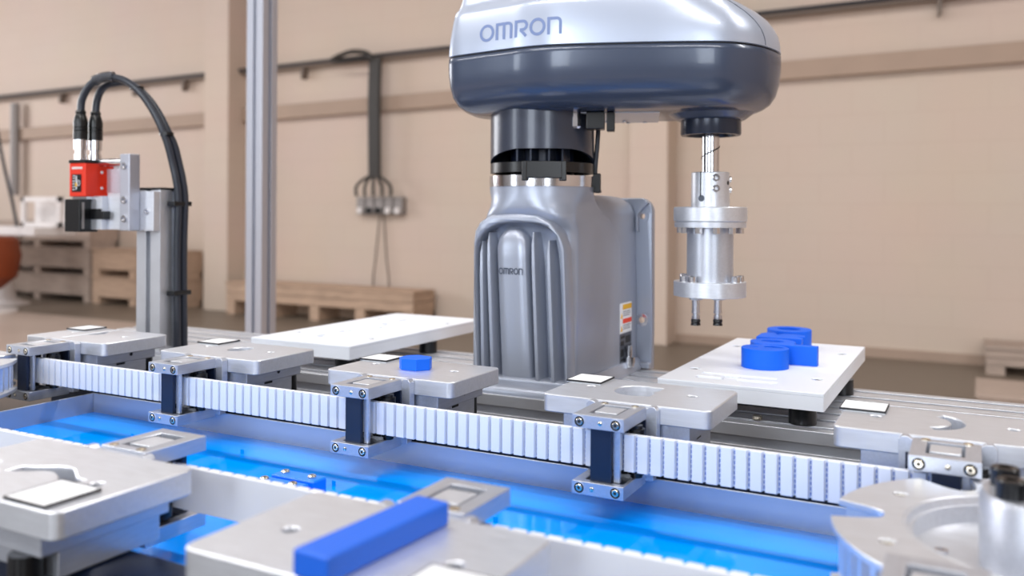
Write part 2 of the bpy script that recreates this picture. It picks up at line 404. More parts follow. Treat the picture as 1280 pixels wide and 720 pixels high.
# ---------------------------------------------------------------- conveyor belt (loop) and pulleys
XL, XR, YC = -28.0, 863.0, -78.5
def belt_mesh():
    L_ = XR - XL; rb = 95.0
    n = 99; arc = 33
    pts = []           # (x, y, nx, ny, tooth)
    prof = [(0.0, 0), (.13, 0), (.19, 1), (.93, 1)]   # groove then tooth, inwards
    def add(s, side):
        if side == 0: return (XL + s, YC, 0, 1)
        if side == 1:
            a = PI / 2 - s / rb; return (XR, YC, math.cos(a), math.sin(a))
        if side == 2: return (XR - s, YC, 0, -1)
        a = -PI / 2 - s / rb; return (XL, YC, math.cos(a), math.sin(a))
    inner = []; outer = []
    for side, ln, nt in ((0, L_, n), (1, PI * rb, arc), (2, L_, n), (3, PI * rb, arc)):
        p = ln / nt
        for i in range(nt):
            for f, h in prof:
                x, y, nx, ny = add((i + f) * p, side)
                r = rb + .3 - 3.0 * h
                inner.append((x + nx * r, y + ny * r)); outer.append((x + nx * 97.2, y + ny * 97.2))
    bm = bmesh.new(); z0, z1 = -37.0, -13.0
    loft(bm, [[(x, y, z1 - .0) for x, y in outer], [(x, y, z1) for x, y in inner], [(x, y, z0) for x, y in inner], [(x, y, z0) for x, y in outer], [(x, y, z1) for x, y in outer]], cap=False)
    bmesh.ops.remove_doubles(bm, verts=bm.verts, dist=1e-4)
    bmesh.ops.recalc_face_normals(bm, faces=bm.faces)
    return bm
def cord_mesh():
    bm = bmesh.new(); L_ = XR - XL; n = 99
    for side in (0, 2):
        for i in range(n):
            s0 = (i + .07) * L_ / n
            for k in range(7):
                za = -35.6 + k * 3.1
                x = XL + s0 if side == 0 else XR - s0
                y = YC + (95.3 if side == 0 else -95.3); sg = -1 if side == 0 else 1
                box(bm, x - .34, x + .34, min(y + sg * .25, y - sg * .1), max(y + sg * .25, y - sg * .1), za, za + 2.2)
    return bm
belt = tag(obj('toothed_belt', belt_mesh(), BELT, bev=.35, ang=50), 'wide white toothed conveyor belt running round both pulleys', 'belt')
cords = obj('reinforcing_cord', cord_mesh(), CORDM, belt, flat=True); cords['kind'] = 'stuff'

def notched(R, phase, teeth=0, dep=2.5, hw=13.5, nd=22):
    """circle of radius R with six rounded pockets"""
    pts = []
    ha = math.asin(hw / R)
    for k in range(6):
        c = phase + k * PI / 3
        for i in range(13):        # pocket, running counter-clockwise
            u = -1 + 2 * i / 12
            rr = R * math.cos(ha) - nd * (1 - abs(u) ** 2.6) + (0 if abs(u) < 1 else 0)
            tt = hw * u * (1.0 if abs(u) > .9 else .96)
            pts.append((rr * math.cos(c) - tt * math.sin(c), rr * math.sin(c) + tt * math.cos(c)))
        a0, a1 = c + ha, c + PI / 3 - ha
        n = 10 if not teeth else teeth * 4
        for i in range(1, n):
            a = a0 + (a1 - a0) * i / n
            r = R if not teeth or (i % 4) in (1, 2) else R - dep
            pts.append((r * math.cos(a), r * math.sin(a)))
    return pts
def pulley(cx, label):
    t = empty('pulley', (cx, YC, 0), 0, label, 'pulley', 'conveyor pulleys')
    ring = circ(0, 0, 60, n=64)
    hs = [circ(73.5 * math.cos(a), 73.5 * math.sin(a), 3.4, n=12) for a in (math.radians(150 + 60 * k) for k in range(6))]
    obj('top_flange', plate_mesh(notched(91, 0), [ring] + hs, -13.5, -10, .5), ALU, t)
    obj('toothed_drum', plate_mesh(notched(87.5, 0, 6), [circ(0, 0, 56, n=48)], -36.5, -13.6), BELT if False else ALU, t)
    obj('bottom_flange', plate_mesh(notched(91, 0), [circ(0, 0, 30)], -40, -36.6, .5), ALU, t)
    obj('recessed_web', LA([(60, -10.6), (58.5, -10.2), (56, -22), (53, -23.5), (27, -23.5), (27, -27), (56.5, -27), (60, -13)], 0, 0, 0, 64, close=False), ALU, t)
    for a in range(6):
        an = math.radians(150 + 60 * a)
        obj('flange_screw', LA([(3.2, -13.4), (3.2, -11.2), (1.6, -11.2), (1.6, -12.8)], 73.5 * math.cos(an), 73.5 * math.sin(an), 0, 14), SCREW, t)
        an += math.radians(30)
        obj('web_screw', LA([(3, -23.5), (3, -22), (1.5, -22), (1.5, -23)], 44 * math.cos(an), 44 * math.sin(an), 0, 12), STEEL, t)
    hub = obj('hub', LA([(29, -27), (29, 6), (27.5, 9), (14, 9), (14, 5)], 0, 0, 0, 56), ALU2, t)
    for a in range(6):
        an = math.radians(155 + 60 * a)
        obj('cap_screw', LA([(6, 9), (6, 16.3), (5.2, 17), (2.8, 17), (2.8, 13)], 20.5 * math.cos(an), 20.5 * math.sin(an), 0, 20), BLACK, hub)
    obj('axle', LA([(12, -68.4 if cx > 500 else -76), (12, 8)], 0, 0, 0, 24), STEEL, t)
    return t
pulley(XR, 'large notched aluminium pulley with black cap screws, front right')
pulley(XL, 'notched aluminium pulley at the left end of the belt')

# ---------------------------------------------------------------- carriers
def make_carrier(pocket, lx=0):
    """local origin: upper left front corner of the bracket; +Y away from the tray"""
    t = bpy.data.objects.new('pallet_carrier', None); COL.objects.link(t); t.empty_display_size = .02
    hs = [circ(-25, 90.5, 3.4, n=16), circ(53, 92, 3.4, n=16)]
    if pocket: hs.append(pocket)
    obj('carrier_plate', plate_mesh(rrect(-46, 78, 48.7, 126.8, 6), hs, -12.8, 0, .7), ALU, t)
    # base block beneath, with stepped rear and fixing holes
    bb = obj('base_block', B(-30, 63, 52, 122, -24, -12.9), ALU2, t, bev=.6)
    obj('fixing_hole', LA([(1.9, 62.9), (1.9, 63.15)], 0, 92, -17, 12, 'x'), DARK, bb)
    lb = obj('guide_block', B(-28, 61, 56, 112, -37, -24.1), ALU2, t, bev=.6)
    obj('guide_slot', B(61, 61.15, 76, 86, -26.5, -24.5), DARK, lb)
    obj('guide_roller', LA([(7.5, -36), (7.5, -19)], 50, 120, -5, 20), BLACK, t)
    obj('guide_roller', LA([(7.5, -36), (7.5, -19)], -17, 120, -5, 20), BLACK, t)
    # neck plate joining bracket and block
    nk = bmesh.new(); prism(nk, [(-8, -44), (-8, -2), (-6, .2), (-3, .2), (0, -1.5), (35.6, -1.5), (38, .2), (41.5, .2), (43.5, -2), (43.5, -44)][::-1], 42, 48.5, 'y')
    obj('neck_plate', nk, ALU2, t, bev=.4)
    ub = obj('upper_bracket', plate_mesh([(0, 0), (35.6, 0), (35.6, 42), (0, 42)], [rrect(8, 27.5, 8, 36, .8, 2)], -8.6, 0, .35), ALU2, t)
    obj('bracket_insert', B(9.8, 25.8, 14, 31.5, -7.5, -.3), ALU, ub, bev=.5)
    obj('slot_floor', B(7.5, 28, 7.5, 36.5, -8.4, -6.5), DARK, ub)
    lw = obj('lower_bracket', plate_mesh([(0, 0), (35.6, 0), (35.6, 42), (0, 42)], [rrect(7, 33, 6, 30, .8, 2)], -51.8, -43.2, .35), ALU2, t)
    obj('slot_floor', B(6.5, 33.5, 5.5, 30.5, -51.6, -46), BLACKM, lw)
    obj('lower_foot', B(31, 41, 42, 49, -50, -44), ALU2, lw, bev=.5)
    for par, zc_ in ((ub, -4.5), (lw, -47.5)):
        for x in (5.2, 30.2):
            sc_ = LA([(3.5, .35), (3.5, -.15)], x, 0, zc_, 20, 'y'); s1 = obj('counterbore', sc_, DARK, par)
            hd = LA([(2.35, 0), (2.35, -.4), (2.0, -.7), (1.0, -.7), (1.0, -.1)], x, 0, zc_, 16, 'y'); obj('socket_screw', hd, SCREW, par)
            obj('bore_rim', LA([(3.45, 0), (3.45, -.4), (3.8, -.4), (3.9, 0)], x, 0, zc_, 20, 'y', close=False), ALU, par)
        obj('dowel_pin', LA([(1.5, .2), (1.5, -.4), (1.1, -.6)], 19.5 if zc_ > -10 else 14, 0, zc_, 12, 'y'), SCREW, par)
    for x in (7, 29):
        obj('brass_screw', LA([(2.6, 0), (2.6, .5), (1.2, .5), (1.2, .1)], x, 39, 0, 14), SCREW, ub)
    obj('rear_web', B(-4, 36, 40.2, 41.9, -43, -8.7), BLACKM, t)
    obj('black_web', B(11.4, 25.7, 3.6, 7, -43.3, -8.4), BLACKM, t, bev=.3)
    obj('side_plate', B(26.2, 30.5, 7, 9.5, -43.3, -8.4), ALU2, t, bev=.3)
    for x in (6, 35):
        obj('belt_roller', LA([(4, -43), (4, -41), (5.5, -40.8), (5.5, -11), (4, -10.8), (4, -8.7)], x if x > 20 else 8, 26 if x > 20 else 24, 0, 18), BLACK, t)
    obj('belt_roller', LA([(6, -43), (6, -8.7)], 22, 33, 0, 18), BLACK, t)
    lab = obj('label_plate', B(-48 + lx, -20 + lx, 98, 126, 0, 1.8), WHITE, t, bev=.2); lab['label'] = 'blank white label plate with thin dark border'
    obj('label_border', plate_mesh([(-48.3 + lx, 97.7), (-19.7 + lx, 97.7), (-19.7 + lx, 126.3), (-48.3 + lx, 126.3)], [[(-47.8 + lx, 98.2), (-20.2 + lx, 98.2), (-20.2 + lx, 125.8), (-47.8 + lx, 125.8)]], .5, 1.95), INK, lab)
    return t
def Dshape():
    return circ(12, 92, 17, 19, n=16, a0=math.radians(70), a1=math.radians(290))[::1] + [(20, 76), (26, 76), (26, 88), (23, 92), (26, 97), (26, 110)]
def arc_band(cx, cy, ro, ri, a0, a1, n=12):
    return circ(cx, cy, ro, n=n, a0=a0, a1=a1) + circ(cx, cy, ri, n=n, a0=a1, a1=a0)
crescent = arc_band(2, 92, 25, 17, math.radians(-70), math.radians(62))
keyhole = circ(15, 92, 10, 13, n=20)
sline = [(x, 88 - 5 * math.sin(x / 7.5)) for x in range(-14, 36, 3)]
sslot = [(x, y + 4.5) for x, y in sline] + [(x, y - 4.5) for x, y in sline[::-1]]
groove = [(-1, 58), (4, 58), (5, 85), (14, 88), (16, 96), (10, 104), (5, 110), (4, 124), (-1, 124)]
G1 = 'carriers on the back run of the belt'; G2 = 'carriers on the front run of the belt'
cars = [(0, 0, 0, groove, 'aluminium pallet carrier with a long milled groove, leftmost on back run', G1),
        (200, 0, 0, keyhole, 'aluminium pallet carrier with a round milled hole, in front of the camera pole', G1),
        (400, 0, 0, None, 'aluminium pallet carrier holding a small blue piece, in front of the left white plate', G1),
        (600, 0, 0, Dshape(), 'aluminium pallet carrier with a half-round pocket, in front of the robot base', G1),
        (800, 0, 0, crescent, 'aluminium pallet carrier with a crescent slot, by the large right pulley', G1),
        (438, -157, PI, sslot, 'large near aluminium pallet carrier with a wavy slot, bottom left', G2),
        (638, -157, PI, None, 'near pallet carrier with a long blue bar across it, bottom centre', G2),
        (838, -157, PI, None, 'near pallet carrier beside the large pulley, bottom right edge', G2)]
plain = None
for x, y, rz, pk, lb, g in cars:
    if pk: c = make_carrier(pk, 10 if rz else 0)
    elif plain is None: c = plain = make_carrier(None)
    else: c = copy_tree(plain)
    c.location = Vector((x, y, 0)) * S; c.rotation_euler = (0, 0, rz); tag(c, lb, 'carrier', g)

# rails the carriers run on
for n_, ya, lb in (('guide_rail', 66, 'dark guide rail behind the back run of the belt'), ('guide_rail', -259, 'dark guide rail under the front carriers')):
    bm = bmesh.new(); prism(bm, [(ya, -76), (ya, -41), (ya + 6, -38), (ya + 30, -38), (ya + 36, -41), (ya + 36, -76)], XL, XR + 350, 'x')
    tag(obj(n_, bm, BLACKM, bev=.5), lb, 'rail', 'carrier guide rails')

# pieces on carriers
bm = bmesh.new(); prism(bm, [(406, 81), (411.5, 76), (426, 76.5), (433, 86), (428, 97), (413, 99), (406, 92)], 0, 9.5)
tag(obj('blue_piece', bm, BLUE, bev=.5), 'small chamfered blue plastic piece on the carrier left of the robot', 'plastic piece')
t = obj('blue_bar', B(-8.5, 8.5, -36, 36, 0, 10), NAVY, bev=1.2)
tag(t, 'long blue plastic bar lying across the near carrier', 'bar'); t.location = Vector((628.5, -249, 0.05)) * S; t.rotation_euler = (0, 0, math.radians(-4))

# ---------------------------------------------------------------- white plates on black posts
def ring_holes(cx, cy, ro): return circ(cx, cy, ro, n=28)
def white_plate(x0, x1, y0, y1, label, pockets):
    t = empty('letter_plate', ((x0 + x1) / 2, (y0 + y1) / 2, -48), 0, label, 'plate', 'white letter plates on black posts')
    cx, cy = (x0 + x1) / 2, (y0 + y1) / 2
    hol = [(sx, sy) for sx in (-56, 56) for sy in (-83, 83)]
    obj('plate_lower', plate_mesh(rrect(x0 - cx, x1 - cx, y0 - cy, y1 - cy, 1.5, 3), [], 15, 27), POM, t)
    obj('plate_top', plate_mesh(rrect(x0 - cx, x1 - cx, y0 - cy, y1 - cy, 1.5, 3), [circ(a, b, 5.2, n=18) for a, b in hol] + pockets, 27, 30, .4), POM, t)
    for a, b in hol:
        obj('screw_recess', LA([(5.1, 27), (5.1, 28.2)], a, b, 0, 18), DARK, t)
        obj('plate_screw', LA([(3.9, 27), (3.9, 29), (3.0, 29.4), (1.7, 29.4), (1.7, 28.3)], a, b, 0, 16), STEEL, t)
    for a in (x0 - cx + 14, x1 - cx - 14):
        for b in (y0 - cy + 14, y1 - cy - 14 if y1 - y0 < 0 else 20):
            pass
    for a, b in ((x1 - cx - 8 - 12, y0 - cy + 18), (x0 - cx + 20, y0 - cy + 18), (x1 - cx - 8, 18 if x1 > 500 else 22), (x0 - cx + 20, 18)):
        obj('support_post', LA([(11.5, 0), (11.5, 14.9)], a, b, 0, 24), BLACK, t)
    return t
npock = [[(-44, -127), (28, -127), (28, -118), (-44, -118)], [(-44, -104), (20, -104), (20, -96), (-44, -96)]]
npock = [[(-44, -127), (28, -127), (28, -117), (-8, -117), (-8, -106), (24, -106), (24, -97), (-44, -97), (-44, -106), (-22, -106), (-22, -117), (-44, -117)]]
white_plate(577, 721, 240, 540, 'white acetal plate holding blue letters at the right', npock)
def word_pockets():
    out = []
    for i, cy in enumerate((-86, -43, 0, 43, 86)):
        if i in (0, 3): out.append(arc_band(0, cy, 19, 11, 0.05, 2 * PI - .05, 24))
        elif i == 1: out.append([(-18, cy - 17), (18, cy - 17), (18, cy - 9), (-10, cy - 9), (-10, cy - 4), (18, cy - 4), (18, cy + 4), (-10, cy + 4), (-10, cy + 9), (18, cy + 9), (18, cy + 17), (-18, cy + 17)])
        elif i == 2: out.append(arc_band(-6, cy, 15, 8, -1.4, 1.4, 14)[::-1])
        else: out.append([(-18, cy - 17), (18, cy - 17), (18, cy - 9), (-10, cy - 9), (-10, cy + 9), (18, cy + 9), (18, cy + 17), (-18, cy + 17)])
    return out
white_plate(73, 220, 250, 545, 'white acetal plate with empty milled letter pockets at the left', word_pockets())

# blue letters standing in the right plate
ZP, ZL = -21, 1.0
g = 'blue letters on the right white plate'
L_ = [('blue_letter', plate_mesh(circ(650, 349, 22.5, 21.5, n=40), [circ(639.5, 350, 4.2, 3.2, n=14), [(649, 351), (668, 353), (664, 361), (653, 365), (647, 359)]], ZP, ZL, .4), 'blue drum-like plastic letter, nearest on the right white plate'),
      ('blue_letter', plate_mesh([(634, 374), (694.5, 375), (694.5, 385), (671, 386)] + circ(648, 396, 22.5, 21, n=20, a0=-.1, a1=PI + .5), [circ(647, 399, 11.5, 8, n=24)], ZP, ZL, .4), 'blue plastic letter with a flat bar sticking out, second on the right plate'),
      ('blue_letter', plate_mesh([(625, 424), (671, 426), (671, 436), (664, 441), (671, 446), (669, 458), (660, 463), (646, 461), (642, 452), (636, 464), (627, 463), (624, 450)], [], ZP, ZL, .4), 'blue two-lobed plastic letter, third on the right plate'),
      ('blue_letter', plate_mesh(circ(645.5, 498, 24, 25, n=44), [circ(645, 500, 12.5, 12.5, n=30)], ZP, ZL + 1, .4), 'blue ring-shaped plastic letter, farthest on the right plate')]
for n_, bm, lb in L_: tag(obj(n_, bm, BLUE), lb, 'letter', g)

# ============================================================ ROBOT
CX1, CY1 = 431.0, 300.0; CX2, CY2 = 592.7, 358.0
rob = empty('robot_arm', (CX1, CY1, -48), 0, 'grey scara robot with silver and charcoal arm standing on the frame', 'robot')
def robj(name, bm, m, parent=rob, **k):
    bmesh.ops.translate(bm, verts=bm.verts, vec=(-CX1, -CY1, 48))
    return obj(name, bm, m, parent, **k)
# pedestal
def body_rings(levels, r, n=7):
    return [[(x, y, z) for x, y in rrect(x0, x1, y0, y1, rr, n)] for z, x0, x1, y0, y1, rr in levels]
bm = bmesh.new()
loft(bm, body_rings([(-40, 380, 484.2, 266, 400, 10), (60, 380, 484, 266, 400, 10), (98, 380, 483, 266, 400, 12), (110, 379.5, 482.5, 266, 390, 14),
                     (118, 380.6, 482, 262, 386, 17), (124, 381.5, 481.8, 253, 380, 22), (131, 383, 480.8, 248, 374, 30), (138, 384, 480, 246.8, 366, 38), (145, 381.5, 482, 246.5, 358, 46), (151, 377.5, 484.5, 246.6, 354, 52), (158, 376.5, 485, 246.5, 353.5, 53)], 0), cap=True)
bm2 = bm
loft(bm2, body_rings([(-40, 381, 484, 330, 452, 6), (20, 381, 484, 330, 452, 6), (100, 381, 482, 330, 452, 8), (130, 382, 481, 330, 450, 8), (142, 384, 478, 330, 444, 10), (149, 390, 470, 330, 434, 12), (151, 400, 460, 330, 424, 12)], 0))
body = robj('base_housing', bm2, RGREY, ang=50)
# front frame with arched recess
def arch(x0, x1, zb, zs, zt, n=16):
    pts = [(x0, zb)]
    for i in range(n + 1):
        a = PI - PI * i / n; cx = (x0 + x1) / 2; rx = (x1 - x0) / 2
        pts.append((cx + rx * abs(math.cos(a)) ** .75 * (1 if math.cos(a) > 0 else -1), zs + (zt - zs) * math.sin(a) ** .8))
    pts.append((x1, zb)); return pts
outer = [(379.5, -40)] + [(379.5, z) for z in (0, 40, 80, 100)] + [(381, 112), (386, 121), (396, 128), (415, 131.5), (432, 131.5), (450, 129), (466, 122), (476, 110), (481, 95)] + [(483, 60), (485, 0), (486, -40)]
inner = arch(383.5, 479, -32, 86, 121)
inner = [(x + (4.5 * (80 - z) / 120 if 0 <= 80 - z else 0) * (1 if x > 430 else .9), z) for x, z in inner]
bm = plate_mesh(outer, [inner], 0, 20, 2.4)
bmesh.ops.rotate(bm, verts=bm.verts, cent=(0, 0, 0), matrix=Matrix.Rotation(PI / 2, 3, 'X'))
bmesh.ops.translate(bm, verts=bm.verts, vec=(0, 266, 0))
for v in bm.verts:       # the frame rolls back into the shoulder near its top
    if v.co.z > 100: v.co.y += (v.co.z - 100) ** 2 * .003
robj('front_frame', bm, RGREY, ang=50, wn=True)
def blade(x, w, zt, zb, sh, yf=246.0, top=12):
    bm = bmesh.new(); rings = []
    for z, k in ((zb, 1), (zb + 40, 1), (zt - 35, 1), (zt - top, .8), (zt, .25)):
        xx = x + sh * (zt - z) / (zt - zb)
        yy = yf + (0 if k == 1 else (1 - k) * 10)
        rings.append([(xx, yy + 2.2, z), (xx + w * .2 * k, yy, z), (xx + w * .8 * k, yy, z), (xx + w * max(k, .4), yy + 2.2, z), (xx + w * max(k, .4) + .6, 267, z), (xx - .6, 267, z)])
    loft(bm, rings); return bm
for x, zt in ((386.5, 102), (394.5, 111), (444.5, 112), (461.5, 104)):
    robj('rib', blade(x - .5, 5.2, zt, -33, 6.5 if x > 390 else 3.5), RGREY, ang=60)
bm = bmesh.new(); rings = []
for z in (-33, 0, 60, 85, 96, 104, 110, 114, 116.5):
    sh = 7.0 * (100 - z) / 140
    k = 1 if z < 90 else max(.05, 1 - ((z - 90) / 28) ** 2.2)
    hw = 16.4 * (1 if z < 96 else math.sqrt(max(.03, 1 - ((z - 96) / 21) ** 2)))
    yf = 248.5 + (1 - k) * 9
    c = 421.5 + sh
    rings.append([(c - hw, 267, z), (c - hw, yf + 2.5, z), (c - hw + 2, yf + .6, z), (c - hw * .4, yf - .4, z), (c + hw * .4, yf - .4, z), (c + hw - 2, yf + .6, z), (c + hw, yf + 2.5, z), (c + hw, 267, z)])
loft(bm, rings); robj('front_panel', bm, RGREY, ang=60)
# foot and wall flange
bm = bmesh.new(); loft(bm, body_rings([(-48, 376, 492, 236, 452, 3), (-44, 376, 492, 236, 452, 3), (-40, 379, 489, 240, 450, 3), (-35, 381, 487, 247, 448, 3)], 0)); robj('foot_plate', bm, RGREY, ang=50)
fl = plate_mesh([(360, -48), (502, -48), (502.5, 20), (502, 128)] + circ(486, 133, 16, n=8, a0=0, a1=PI / 2) + circ(376, 133, 16, n=8, a0=PI / 2, a1=PI), [circ(490.3, 128, 3.6, n=16), circ(490.3, 8, 3.6, n=16)], 0, 10, 1.2)
bmesh.ops.rotate(fl, verts=fl.verts, cent=(0, 0, 0), matrix=Matrix.Rotation(PI / 2, 3, 'X')); bmesh.ops.translate(fl, verts=fl.verts, vec=(0, 454, 0))
flange = robj('mounting_flange', fl, RGREY, ang=50, wn=True)
bm = bmesh.new(); box(bm, 482, 502, 436, 446, -47, -40); robj('flange_gusset', bm, RGREY, flange, bev=2)
bm = bmesh.new(); prism(bm, [(484, 110), (484, 132), (495, 146), (499, 144), (486.5, 130), (486.5, 110)], 438, 446, 'y'); robj('flange_gusset', bm, RGREY, flange, bev=1)
for z in (128, 8):
    robj('flange_bushing', LA([(7.5, 444.2), (7.3, 443.2), (3.4, 443.2), (3.4, 452)], 490.3, 0, z, 24, 'y', close=False), STEEL if z < 50 else RGREY, flange)
robj('grease_nipple', LA([(6, -40), (6, -36), (7, -35.9), (7, -29), (3.6, -28.5), (3.6, -16)], 489, 405, 0, 14), STEEL, flange)
# stickers on the right side
def sticker(name, y0, y1, z0, z1, m, x=484.6, par=None, th=.3):
    bm = bmesh.new(); box(bm, x, x + th, y0, y1, z0, z1)
    return robj(name, bm, m, par or body)
st = sticker('warning_sticker', 389, 425, -2, 31, WHITE, 483.6, th=.9)
sticker('print_block', 397, 424, 24, 29.5, YEL, 484.6, st); sticker('print_block', 397, 424, 8.5, 13.5, ORG, 484.6, st)
for z in (17.5, 3):
    bm = bmesh.new(); prism(bm, [(390.5, z - 3), (396, z - 3), (393.2, z + 3)], 484.5, 484.9, 'x'); robj('warning_triangle', bm, YEL, st)
bm = bmesh.new()
for z in (21.5, 19.3, 17.1, 6.2, 4.2, 2.2):
    box(bm, 484.5, 484.7, 398, 422 - random.random() * 6, z - .35, z + .35)
robj('small_print', bm, TAGG, st)
st2 = sticker('type_plate', 389, 425, -36, -3, TAGG, 483.6, th=.9)
bm = bmesh.new()
for y0_, y1_, z0_, z1_ in ((391, 403, -8, -5), (406, 421, -14, -6), (391, 401, -16, -11), (404, 410, -24, -18), (413, 423, -27, -17), (391, 400, -28, -20), (392, 420, -33, -30.5)):
    box(bm, 484.5, 484.75, y0_, y1_, z0_, z1_)
robj('printed_marks', bm, INK, st2)

# neck ring and shoulder
robj('base_ring', LA([(54.5, 157.5), (54.8, 168.5), (50, 168.5)], CX1, CY1, 0, 64), STEEL)
bm = bmesh.new(); seg = 72; rings = [[] for _ in range(4)]
for i in range(seg):
    a = 2 * PI * i / seg; c, s_ = math.cos(a), math.sin(a)
    # direction of the opening
    f = max(0, c * .47 + s_ * -.883)
    zb = 181 + 13.5 * min(1, (f ** .8) * 1.15)
    for k, (r, z) in enumerate(((54, 240), (54, zb), (51, zb), (51, 240))): rings[k].append((CX1 + c * r, CY1 + s_ * r, z))
loft(bm, rings, cap=False); robj('shoulder_shell', bm, SHLD, ang=45)
robj('shoulder_core', LA([(50.5, 197), (50.5, 200), (30, 236)], CX1, CY1, 0, 48), COLLAR)
robj('cable_ring', LA([(50, 171), (54, 171.5), (54, 181.5), (52.5, 182), (50, 182), (48, 178), (30, 176), (30, 172)], CX1, CY1, 0, 64, close=False), BLACK)
robj('joint_core', LA([(33, 168), (33, 198)], CX1, CY1, 0, 48), BLACKM)
for a in (-95, -75, -50, -30):
    an = math.radians(a); bm = bmesh.new(); x, y = CX1 + 42 * math.cos(an), CY1 + 42 * math.sin(an)
    box(bm, x - 1, x + 1, y - 8, y + 8, 180, 197); robj('shell_web', bm, COLLAR)
bm = bmesh.new(); an = math.radians(-62); ex = Vector((math.cos(an), math.sin(an))); ey = Vector((-ex.y, ex.x))
def obox(bm, cx, cy, ex, ey, a0, a1, b0, b1, z0, z1):
    P = [(a0, b0), (a1, b0), (a1, b1), (a0, b1)]
    prism(bm, [(cx + ex.x * a + ey.x * b, cy + ex.y * a + ey.y * b) for a, b in P], z0, z1)
obox(bm, CX1, CY1, ex, ey, 34, 55.5, -18, 18, 165, 182)
obox(bm, CX1, CY1, ex, ey, 40, 57, -22, -17, 162.5, 182); obox(bm, CX1, CY1, ex, ey, 40, 57, 17, 22, 162.5, 182)
robj('joint_stop', bm, BLACK, bev=1)

# outer arm
AX = Vector((CX2 - CX1, CY2 - CY1)).normalized(); AN = Vector((AX.y, -AX.x))    # AN: towards the viewer side
half = [(-66, 48.9), (-30.4, 68.3), (-12, 77.5), (14, 85.8), (40.9, 88.6), (86, 89.7), (129.7, 89), (173.4, 85.4), (197, 75), (216.6, 56), (234, 26), (240, 0)]
ctrl = [(-96.5, 0), (-96, 14), (-91, 33)] + half + [(a_, -b_) for a_, b_ in half[-2::-1]] + [(-91, -33), (-96, -14)]
def smooth_loop(P, n=6):
    N = len(P); out = []
    P = [Vector(p) for p in P]
    for i in range(N):
        a, b, c, d = P[i - 1], P[i], P[(i + 1) % N], P[(i + 2) % N]
        for k in range(n):
            t = k / n; out.append(.5 * ((2 * b) + (c - a) * t + (2 * a - 5 * b + 4 * c - d) * t * t + (-a + 3 * b - 3 * c + d) * t ** 3))
    return out
PL = smooth_loop(ctrl)
def outline(ins, extra=0):
    """plan outline of the arm moved inwards; extra pulls the nose in further"""
    N = len(PL); out = []
    for i, q in enumerate(PL):
        t = (PL[(i + 1) % N] - PL[i - 1]).normalized(); nn = Vector((t.y, -t.x))
        if nn.dot(q - Vector((70, 0))) < 0: nn = -nn
        k = min(1, max(0, (q.x - 120) / 110)); k = k * k * (3 - 2 * k)
        d = ins + extra * k
        w = q - nn * min(d, 9)
        if d > 9:
            c_ = Vector((min(max(w.x, 5), 165), 0)); ln = (w - c_).length
            w = c_ + (w - c_) * max(.1, 1 - (d - 9) / ln)
        w.x = min(max(w.x, -97), 240)
        out.append((CX1 + AX.x * w.x + AN.x * w.y, CY1 + AX.y * w.x + AN.y * w.y))
    return out
def ol(z, ins, ex=0): return [(x, y, z) for x, y in outline(ins, ex)]
bm = bmesh.new()
loft(bm, [ol(z, a) for z, a in ((231.4, 32), (231.8, 29), (233, 23), (235.5, 17), (240, 10.5), (248, 5), (259, 1.8), (272, .2), (282, 0), (287.4, .2), (288.4, 1.6))])
lower = robj('arm_lower_shell', bm, ARMD, ang=60)
bm = bmesh.new(); loft(bm, [ol(z, 2.0) for z in (287.5, 291)]); robj('arm_seam', bm, DARK)
bm = bmesh.new()
loft(bm, [ol(z, a, e) for z, a, e in ((289.6, 1.4, 0), (290.2, .2, 0), (298, .6, .4), (306, 1.4, 1.2), (314, 2.6, 4), (322, 4, 8.5), (330, 5.6, 16), (335, 7, 22), (338, 10, 26), (344, 12.5, 32), (352, 15, 38), (362, 19, 44), (374, 28, 46), (382, 40, 44), (386, 52, 40))])
cover = robj('arm_top_cover', bm, ARMS, ang=60)
# seam line across the cover nose
dg = bpy.context.evaluated_depsgraph_get()
cbm = bmesh.new(); cbm.from_mesh(cover.data); bvh = BVHTree.FromBMesh(cbm); cbm.free()
OFF = Vector((CX1, CY1, -48))
def on_cover(p, d):
    h = bvh.ray_cast((Vector(p) - OFF) * S, Vector(d), 1.0)
    return (h[0] / S + OFF, h[1]) if h[0] is not None else (None, None)
pts = []
for i in range(15):
    z = 291 + i * 3.4; s_ = 46 - (i / 14) ** 2 * 46
    base_ = Vector((CX2, CY2)) + AX * s_ + AN * 200
    q, n = on_cover((base_.x, base_.y, z), (-AN.x, -AN.y, 0))
    if q: pts.append(q)
bm = bmesh.new(); tube(bm, pts, .5, 6); robj('cover_seam', bm, LOGOD, cover)
bm = bmesh.new(); obox(bm, CX1, CY1, AX, AN, 42, 120, -62, 34, 230.5, 231.5); robj('underside_plate', bm, ALU2, lower)
for s_, w in ((66, 44), (84, 40), (88, 56), (106, 52)):
    q = Vector((CX1, CY1)) + AX * s_ - AN * w
    robj('plate_screw', LA([(2.4, 230.8), (2.4, 229.5), (1.8, 229)], q.x, q.y, 0, 12), STEEL, lower)
robj('quill_neck', LA([(47, 235.5), (43.5, 233), (39.5, 230), (35.5, 227), (32.5, 225.2)], CX2, CY2, 0, 56), ARMD, lower, ang=50)
robj('quill_collar', LA([(30, 226.5), (30.2, 212), (29.5, 210.4), (24.5, 210.4), (23.5, 214), (10, 214)], CX2, CY2, 0, 56), COLLAR)
